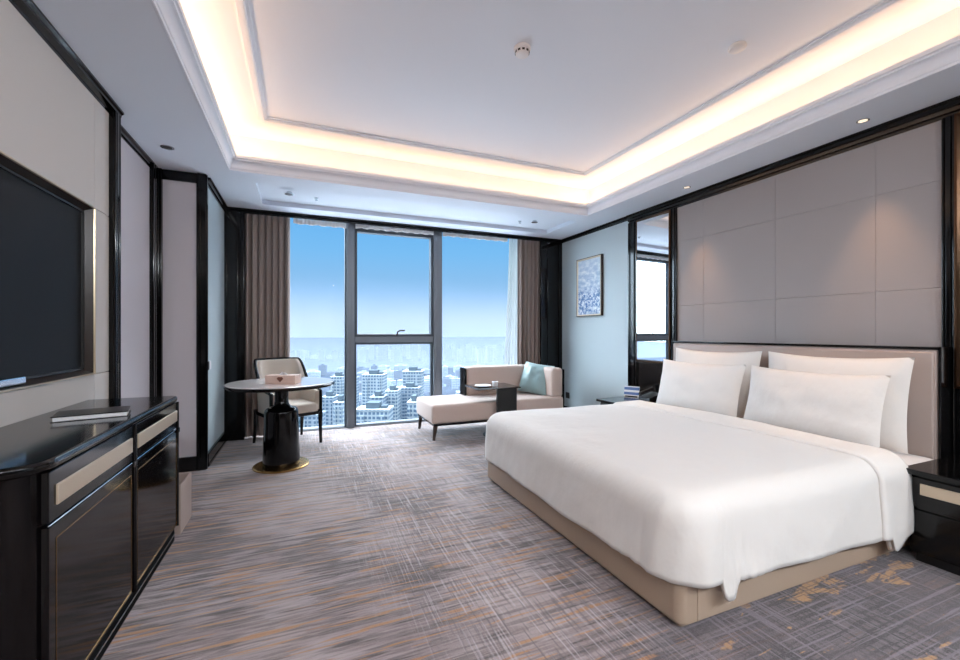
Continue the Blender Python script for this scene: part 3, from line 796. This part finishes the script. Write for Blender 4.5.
# pillows
def pillow(y, x, z, W, H, T, tilt, yaw, seed, label, roll=0):
    bm = pillow_bm(W, H, T, seed, .012, .07)
    # own plane -> faces the foot of the bed (-x)
    bmesh.ops.transform(bm, matrix=Matrix.Translation((x, y, z)) @ Matrix.Rotation(math.radians(yaw), 4, 'Z') @ Matrix.Rotation(PI/2, 4, 'Z') @ Matrix.Rotation(math.radians(tilt), 4, 'X') @ Matrix.Rotation(math.radians(roll), 4, 'Y'), verts=bm.verts)
    single('pillow', bm, M['linen'], label, 'pillow', (x, y, z), 'pillows on the bed', sharp=80)
pillow(1.845, 3.42, .497, .90, .60, .16, 8, 0, 1.0, 'tall white pillow against the headboard on the near side')
pillow(2.785, 3.42, .497, .88, .60, .16, 8, 0, 2.0, 'tall white pillow against the headboard on the window side')
pillow(1.875, 3.205, .497, .88, .50, .17, 14, 0, 3.0, 'lower white pillow in front on the near side of the bed')
pillow(2.785, 3.205, .497, .86, .50, .17, 14, 0, 4.0, 'lower white pillow in front on the window side of the bed')

# ---------------------------------------------------------------- nightstands
def nightstand(y0, y1, lab):
    t = thing('nightstand', lab, 'nightstand', (3.37, (y0+y1)/2, 0))
    obj('top', box(nb(), 3.035, 3.70, y0, y1, .475, .505, .006, 2), M['black'], t)
    obj('body', box(nb(), 3.08, 3.70, y0+.02, y1-.02, .05, .476, .004, 2), M['black'], t)
    obj('plinth', box(nb(), 3.10, 3.69, y0+.04, y1-.04, 0, .05), M['blackmat'], t)
    d = obj('drawer', box(nb(), 3.064, 3.085, y0+.035, y1-.035, .30, .46, .004, 2), M['black'], t)
    obj('handle_inlay', box(nb(), 3.058, 3.068, y0+.07, y1-.07, .372, .432, .002, 1), M['champ'], d)
    obj('drawer', box(nb(), 3.064, 3.085, y0+.035, y1-.035, .07, .285, .004, 2), M['black'], t)
nightstand(3.40, 3.90, 'black nightstand on the window side of the bed')
nightstand(.70, 1.27, 'black nightstand with champagne drawer inlay on the near side of the bed')
t = thing('card_holder', 'blue and white printed card on the far nightstand', 'card', (3.50, 3.86, .505), math.radians(-58), local=True)
R = Matrix.Rotation(math.radians(-18), 4, 'X')
obj('card', box(nb(), -.085, .085, -.003, .003, 0, .12, 0, 1, R, (0,0,0)), M['paper'], t)
bm = nb()
for a, b in ((.075, .108), (.02, .05)): box(bm, -.085, .085, -.0042, -.003, a, b, 0, 1, R, (0,0,0))
obj('print_band', bm, M['bluep'], t)
obj('card_stand', box(nb(), -.07, .07, -.005, .05, 0, .008, .002, 1), M['blackmat'], t)
t = thing('telephone', 'black telephone on the far nightstand by the card', 'telephone', (3.55, 3.62, .505), math.radians(-90), local=True)
obj('telephone_base', prism(nb(), [(-.09, 0), (.09, 0), (.09, .07), (-.09, .025)], 'x', -.08, .08), M['dark_pl'], t)
obj('handset', tube(nb(), [(-.055, -.09, .055), (-.055, -.05, .075), (-.055, .05, .10), (-.055, .09, .105)], [.024, .016, .016, .024], 10), M['dark_pl'], t)

# ---------------------------------------------------------------- ceiling fittings
def downlight(x, y, z, lab, r=.04, power=0, spot=60, blend=.6, grp='recessed downlights', col=(1,.78,.55), tilt=0):
    t = thing('downlight', lab, 'downlight', (x, y, z), 0, grp)
    bm = nb()
    n = 28
    for (ra, za, rb, zb) in ((r, 0, r, -.004), (r, -.004, r*.78, -.004), (r*.78, -.004, r*.62, .02)):
        A = [bm.verts.new((x+ra*math.cos(2*PI*k/n), y+ra*math.sin(2*PI*k/n), z+za)) for k in range(n)]
        B = [bm.verts.new((x+rb*math.cos(2*PI*k/n), y+rb*math.sin(2*PI*k/n), z+zb)) for k in range(n)]
        for k in range(n): bm.faces.new((A[k], A[(k+1)%n], B[(k+1)%n], B[k]))
    obj('trim_ring', bm, M['steel'], t)
    obj('lens', lathe(nb(), [(r*.7, -.0035), (r*.7, -.0005), (0, -.0005)], x, y, 24, z), M['dark_pl'] if not power else M['lamp'], t)
    if power:
        l = bpy.data.lights.new('spot_lamp', 'SPOT'); l.energy = power; l.spot_size = math.radians(spot); l.spot_blend = blend
        l.color = col; l.shadow_soft_size = .02
        o = bpy.data.objects.new('spot_lamp', l); C.objects.link(o); o.location = (x, y, z-.01); o.rotation_euler = (0, math.radians(tilt), 0)
for x, y, lab in ((3.50, 1.66, 'downlight in the ceiling above the near nightstand side of the headboard wall'), (3.50, 3.09, 'downlight in the ceiling above the headboard near the mirror')):
    downlight(x, y, ZC, lab, .035, 48, 50, .8, col=(1,.56,.26))
downlight(-.97, 3.97, ZC, 'steel downlight above the left wall recess', .045)
downlight(-.13, 4.83, ZC, 'steel downlight above the round table', .045)
downlight(2.78, 4.83, ZC, 'steel downlight above the daybed', .04)
for x, y, lab in ((.13, 4.86, 'tiny dark sprinkler in the soffit above the round table'), (2.58, 4.86, 'tiny dark sprinkler in the soffit above the daybed')):
    single('sprinkler', lathe(nb(), [(.022, .003), (.022, -.004), (.01, -.006), (.01, -.02), (.016, -.022), (.016, -.025), (0, -.025)], x, y, 20, ZC), M['steel'], lab, 'sprinkler', (x, y, ZC), 'ceiling sprinklers')
t = thing('smoke_detector', 'round white smoke detector on the tray ceiling', 'smoke detector', (1.27, 2.36, ZT))
obj('base', lathe(nb(), [(.052, 0), (.054, -.01), (.05, -.016), (0, -.016)], 1.27, 2.36, 40, ZT), M['white_pl'], t)
bm = nb(); lathe(bm, [(.042, -.015), (.044, -.03), (.04, -.045), (.03, -.052), (0, -.054)], 1.27, 2.36, 40, ZT); sd = obj('sensor_head', bm, M['white_pl'], t)
bm = nb()
for k in range(10):
    a = 2*PI*k/10; R = Matrix.Rotation(a, 4, 'Z')
    box(bm, 1.27+.040, 1.27+.0455, 2.36-.008, 2.36+.008, ZT-.037, ZT-.026, 0, 1, R, (1.27, 2.36, 0))
obj('vent_slot', bm, M['dark_pl'], sd)
single('ceiling_disc', lathe(nb(), [(.05, 0), (.052, -.012), (.044, -.022), (.02, -.026), (0, -.026)], 2.5, 1.83, 40, ZT), M['white_pl'], 'flat white ceiling disc right of the smoke detector', 'ceiling sensor', (2.5, 1.83, ZT))

# ---------------------------------------------------------------- the city outside
FX = 425.0; CA = math.atan(177/425); s_, c_ = math.sin(CA), math.cos(CA); HC = 1.244
def city(u, D): r = (u-480)/FX*D; return (r*c_+D*s_, -r*s_+D*c_)
def cz(v, D): return HC-(v-332.5)/FX*D
GZ = -100
M['bounce_surface'] = mat('pale_bounce_surface', (190,196,202), .9, bump=1, bstr=.1)
bm = nb(); box(bm, -70, 80, 7.5, 105, -34, -30); g2 = obj('added_bounce_slab', bm, M['bounce_surface'], None, False); g2['kind'] = 'structure'  # unseen slab added to bounce daylight up onto the ceiling
bm = nb(); quad(bm, -4000, 6000, 80, 9000, GZ); g_ = obj('ground', bm, M['ground']); g_['kind'] = 'structure'
def tower(u0, u1, v, D, lab, m='fac1', dep=16, rot=0, group=None, cap=True, name='apartment_tower', base=GZ):
    uc = (u0+u1)/2; x, y = city(uc, D); w = (u1-u0)/FX*D; z = cz(v, D)
    t = thing(name, lab, 'building', (x, y, base), -CA+rot, group, local=True)
    h = z-base
    bm = nb(); box(bm, -w/2, w/2, -dep/2, dep/2, 0, h)
    for k in (-.3, .3): box(bm, w*k-w*.08, w*k+w*.08, -dep/2-1.2, -dep/2, 0, h-3)
    box(bm, -w/2-.4, w/2+.4, -dep/2-.4, dep/2+.4, h, h+1)
    obj('walls', bm, M[m], t, False)
    if cap:
        bm = nb(); box(bm, -w*.22, w*.18, -dep*.25, dep*.3, h+1, h+5); box(bm, w*.22, w*.4, -dep*.2, dep*.2, h+1, h+3); obj('roof_box', bm, M['roofm'], t, False)
    return t
tower(364, 385, 375, 430, 'tall pale tower on the left of the middle window pane', dep=18)
tower(404, 423, 371.5, 460, 'tall pale tower at the right of the middle window pane', dep=18)
tower(372, 385, 397, 365, 'stepped pale block below the tall left tower', 'fac2')
tower(387, 399, 391, 385, 'pale mid-height block between the two tall towers', 'fac1')
tower(401, 420, 388, 405, 'wide pale block in front of the tall right tower', 'fac2')
tower(358, 391, 409, 300, 'low wide apartment block at the bottom left of the middle pane', 'fac1', cap=True)
tower(409, 420, 402, 310, 'narrow white block at the bottom right of the middle pane', 'fac1')
tower(333, 345, 377, 440, 'tall pale tower left of the left mullion', 'fac1')
tower(350, 357, 378, 450, 'pale tower just behind the left mullion', 'fac2')
tower(324, 336, 397, 370, 'stepped pale block beside the chair back', 'fac2')
tower(337, 346, 402, 320, 'lower pale block against the left mullion', 'fac1')
tower(305, 322, 414, 330, 'low block seen behind the armchair', 'fac2')
tower(420, 436, 408, 330, 'pale block partly hidden by the right mullion', 'fac2')
# skyline
M['fac3b'] = facade('far_facade_grey', (100,110,122), (80,94,110), 9, 6)
def plainbox(name, w, d, h, m):
    bm = nb(); box(bm, -w/2, w/2, -d/2, d/2, 0, h); box(bm, -w*.2, w*.2, -d*.2, d*.2, h, h+3)
    return obj(name, bm, m, None, False)
rnd = random.Random(11)
protos = [plainbox('high_rise', 1, 1, 1, M['fac3']) for _ in range(0)]
def place(name, u, v, D, w, d, lab, group, m, base=GZ, cat='building'):
    x, y = city(u, D); z = cz(v, D)
    o = plainbox(name, w, d, z-base, m); o.location = (x, y, base); o.rotation_euler = (0,0,-CA+rnd.uniform(-.3,.3))
    tag(o, lab, cat, group)
placed = []
def free(u, D, rad):
    x, y = city(u, D)
    for q in placed:
        if math.hypot(q[0]-x, q[1]-y) < rad+q[2]: return False
    placed.append((x, y, rad)); return True
for o_ in list(C.objects):
    if o_.name.startswith('apartment_tower'): placed.append((o_.location.x, o_.location.y, 22))
for a, b, n_, va, vb in ((355, 425, 17, 343, 351), (440, 512, 20, 342, 350), (290, 346, 8, 349, 356)):
    for i in range(n_):
        u = a+(b-a)*(i+rnd.uniform(.2,.8))/n_
        D = rnd.uniform(1450, 1700)
        for _ in range(30):
            if free(u, D, 20): break
            D = rnd.uniform(1400, 1900)
        place('high_rise', u, rnd.uniform(va, vb), D, rnd.uniform(16, 27), 16, 'slender hazy high-rise on the skyline across the city', 'skyline high-rises', M['fac3'] if i % 2 else M['fac3b'])
for i in range(420):
    u = rnd.uniform(286, 512); D = rnd.uniform(430, 1100)
    x, y = city(u, D); h = rnd.uniform(8, 26)
    if 358 < u < 425 and D < 520: D += 250
    yy = city(u, D)[1]
    if 490 < yy < 600: D += 130
    if city(u, D)[1] > 1080 or not free(u, D, 20): continue
    place('low_rise_building', u, 332.5+FX*(HC-(GZ+h))/D, D, rnd.uniform(14, 32), rnd.uniform(12, 20), 'low pale building among the streets far below the window', 'low-rise buildings below the window', (M['fac2'], M['roofm'], M['fac1'])[i % 3])

# distant haze: two banks, thinning upwards
def haze_mat(name, dens, z0, z1):
    hz = bpy.data.materials.new(name); hz.use_nodes = True; nt = hz.node_tree; nt.nodes.clear()
    o_ = nt.nodes.new('ShaderNodeOutputMaterial'); v = nt.nodes.new('ShaderNodeVolumeScatter')
    v.inputs['Color'].default_value = (.092, .106, .150, 1); v.inputs['Anisotropy'].default_value = 0
    ge = nt.nodes.new('ShaderNodeNewGeometry'); sp = nt.nodes.new('ShaderNodeSeparateXYZ'); mr = nt.nodes.new('ShaderNodeMapRange')
    mr.interpolation_type = 'SMOOTHSTEP'
    mr.inputs['From Min'].default_value = z0; mr.inputs['From Max'].default_value = z1
    mr.inputs['To Min'].default_value = dens; mr.inputs['To Max'].default_value = 0
    nt.links.new(ge.outputs['Position'], sp.inputs[0]); nt.links.new(sp.outputs[2], mr.inputs['Value']); nt.links.new(mr.outputs[0], v.inputs['Density'])
    nt.links.new(v.outputs[0], o_.inputs['Volume']); return hz
for nm_, y0, y1, zt, z0, z1, de in (('near', 520, 570, 20, -60, 18, .024), ('far', 1120, 1180, 170, -40, 160, .032)):
    bm = nb(); box(bm, -2500, 4500, y0, y1, GZ+.5, zt)
    o = obj('haze', bm, haze_mat('haze_'+nm_, de, z0, z1), None, False)
    tag(o, {'near': 'thin blue haze between the near towers and the middle distance', 'far': 'thick blue haze in front of the far skyline'}[nm_], 'haze', kind='stuff')

# ---------------------------------------------------------------- light
w = bpy.data.worlds.new('World'); bpy.context.scene.world = w; w.use_nodes = True; nt = w.node_tree; nt.nodes.clear()
out = nt.nodes.new('ShaderNodeOutputWorld'); bg = nt.nodes.new('ShaderNodeBackground')
tc = nt.nodes.new('ShaderNodeTexCoord'); sp = nt.nodes.new('ShaderNodeSeparateXYZ'); nt.links.new(tc.outputs['Generated'], sp.inputs[0])
cr = nt.nodes.new('ShaderNodeValToRGB'); el = cr.color_ramp.elements
nt.links.new(sp.outputs[2], cr.inputs[0])
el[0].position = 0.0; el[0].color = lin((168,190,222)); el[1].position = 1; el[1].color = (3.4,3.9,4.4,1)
for p, c in ((.03, lin((176,198,230))), (.09, lin((152,197,238))), (.18, lin((126,192,244))), (.27, lin((106,182,242)))):
    e = el.new(p); e.color = c
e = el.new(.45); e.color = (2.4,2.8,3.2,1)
# sky glow added left of the view, for room light and a white mirror
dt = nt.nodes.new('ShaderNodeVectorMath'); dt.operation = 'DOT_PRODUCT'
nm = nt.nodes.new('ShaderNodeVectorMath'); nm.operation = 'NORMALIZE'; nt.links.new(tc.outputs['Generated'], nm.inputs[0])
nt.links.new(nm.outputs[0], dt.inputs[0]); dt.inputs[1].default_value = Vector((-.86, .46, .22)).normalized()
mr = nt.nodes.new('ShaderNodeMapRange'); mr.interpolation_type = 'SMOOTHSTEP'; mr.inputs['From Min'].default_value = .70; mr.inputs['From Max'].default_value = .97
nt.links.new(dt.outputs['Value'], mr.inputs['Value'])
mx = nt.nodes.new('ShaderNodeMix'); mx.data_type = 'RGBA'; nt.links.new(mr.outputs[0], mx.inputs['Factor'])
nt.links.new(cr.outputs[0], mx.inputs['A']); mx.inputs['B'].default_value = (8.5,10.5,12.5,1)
# bright sky patch added above the view to light the room through the window
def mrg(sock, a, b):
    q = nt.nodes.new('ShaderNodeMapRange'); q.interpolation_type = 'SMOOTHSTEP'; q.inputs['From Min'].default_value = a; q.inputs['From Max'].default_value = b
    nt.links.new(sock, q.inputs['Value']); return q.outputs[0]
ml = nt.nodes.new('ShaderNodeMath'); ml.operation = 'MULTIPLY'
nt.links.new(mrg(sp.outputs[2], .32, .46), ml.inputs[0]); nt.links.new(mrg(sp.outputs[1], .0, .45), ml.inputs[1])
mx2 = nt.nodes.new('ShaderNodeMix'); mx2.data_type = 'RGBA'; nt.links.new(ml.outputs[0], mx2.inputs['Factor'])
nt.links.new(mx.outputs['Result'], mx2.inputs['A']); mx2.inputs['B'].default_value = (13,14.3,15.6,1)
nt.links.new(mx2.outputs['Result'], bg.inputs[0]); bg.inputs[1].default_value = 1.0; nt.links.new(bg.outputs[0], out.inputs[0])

sl = bpy.data.lights.new('sun', 'SUN'); sl.energy = .8; sl.angle = .02; sl.color = (1,.96,.9)
so = bpy.data.objects.new('sun', sl); C.objects.link(so); so.rotation_euler = Vector((.45, .7, -.62)).to_track_quat('-Z', 'Y').to_euler()

def area(name, loc, sx, sy, e, col, d=(0,0,1)):
    l = bpy.data.lights.new(name, 'AREA'); l.shape = 'RECTANGLE'; l.size = sx; l.size_y = sy; l.energy = e; l.color = col
    o = bpy.data.objects.new(name, l); C.objects.link(o); o.location = loc
    q = Vector(d).to_track_quat('-Z', 'Y'); o.rotation_euler = q.to_euler(); return o
WARM = (1, .585, .30)
LY = TY1-TY0; LX = TX1-TX0; zz = 2.80; CP = 2.3
cy = (TY0+TY1)/2; cx = (TX0+TX1)/2
# LED strips lying on the cove shelf, facing up
def strip(name, x, y, lx, ly, d):
    l = bpy.data.lights.new(name, 'AREA'); l.shape = 'RECTANGLE'; l.size = lx; l.size_y = ly
    l.energy = CP*max(lx, ly); l.color = WARM
    o = bpy.data.objects.new(name, l); C.objects.link(o); o.location = (x, y, zz)
    o.rotation_euler = Vector((d[0], d[1], 1.1)).to_track_quat('-Z', 'Y').to_euler() if d[0] == 0 else Vector((d[0], d[1], 1.1)).to_track_quat('-Z', 'Y').to_euler()
    if d[0]: l.size, l.size_y = ly, lx
strip('cove_lamp', TX0-.03, cy, .03, LY, (1,0)); strip('cove_lamp', TX1+.03, cy, .03, LY, (-1,0))
strip('cove_lamp', cx, TY1+.03, LX, .03, (0,-1)); strip('cove_lamp', cx, TY0-.03, LX, .03, (0,1))
# fill lamps added behind the camera to brighten the room, without fixtures
for x in (-.4, .9, 2.2, 3.3):
    a = area('added_fill_lamp', (x, -1.45, ZC-.02), .3, .3, 58, (.90,.95,1), (0,.35,-1))

# uplight strip added behind the camera to brighten the ceiling
l_ = area('added_uplight', (1.2, -1.74, 2.24), 4.6, .06, 95, (.84,.92,1), (0,.35,1))
struct('trim_24', box(box(nb(), -1.2, 3.7, -1.85, -1.66, 2.18, 2.21, .004, 1), -1.2, 3.7, -1.68, -1.66, 2.18, 2.27, .004, 1), M['black'])  # made-up ledge that hides the added uplight

# ---------------------------------------------------------------- camera
cam = bpy.data.cameras.new('camera'); co = bpy.data.objects.new('camera', cam); C.objects.link(co)
cam.sensor_width = 36; cam.lens = 425/960*36; co.location = (0, 0, HC)
co.rotation_euler = (PI/2, 0, -CA); cam.shift_y = (332.5-330)/960; cam.clip_start = .02; cam.clip_end = 12000
S = bpy.context.scene; S.camera = co
S.view_settings.view_transform = 'Standard'; S.view_settings.look = 'None'; S.view_settings.exposure = .06; S.view_settings.gamma = 1
S.view_settings.use_curve_mapping = False
S.cycles.use_denoising = True
S.cycles.max_bounces = 10; S.cycles.diffuse_bounces = 6; S.cycles.transparent_max_bounces = 12; S.cycles.volume_bounces = 1
S.cycles.sample_clamp_indirect = 8; S.cycles.caustics_reflective = False; S.cycles.caustics_refractive = False
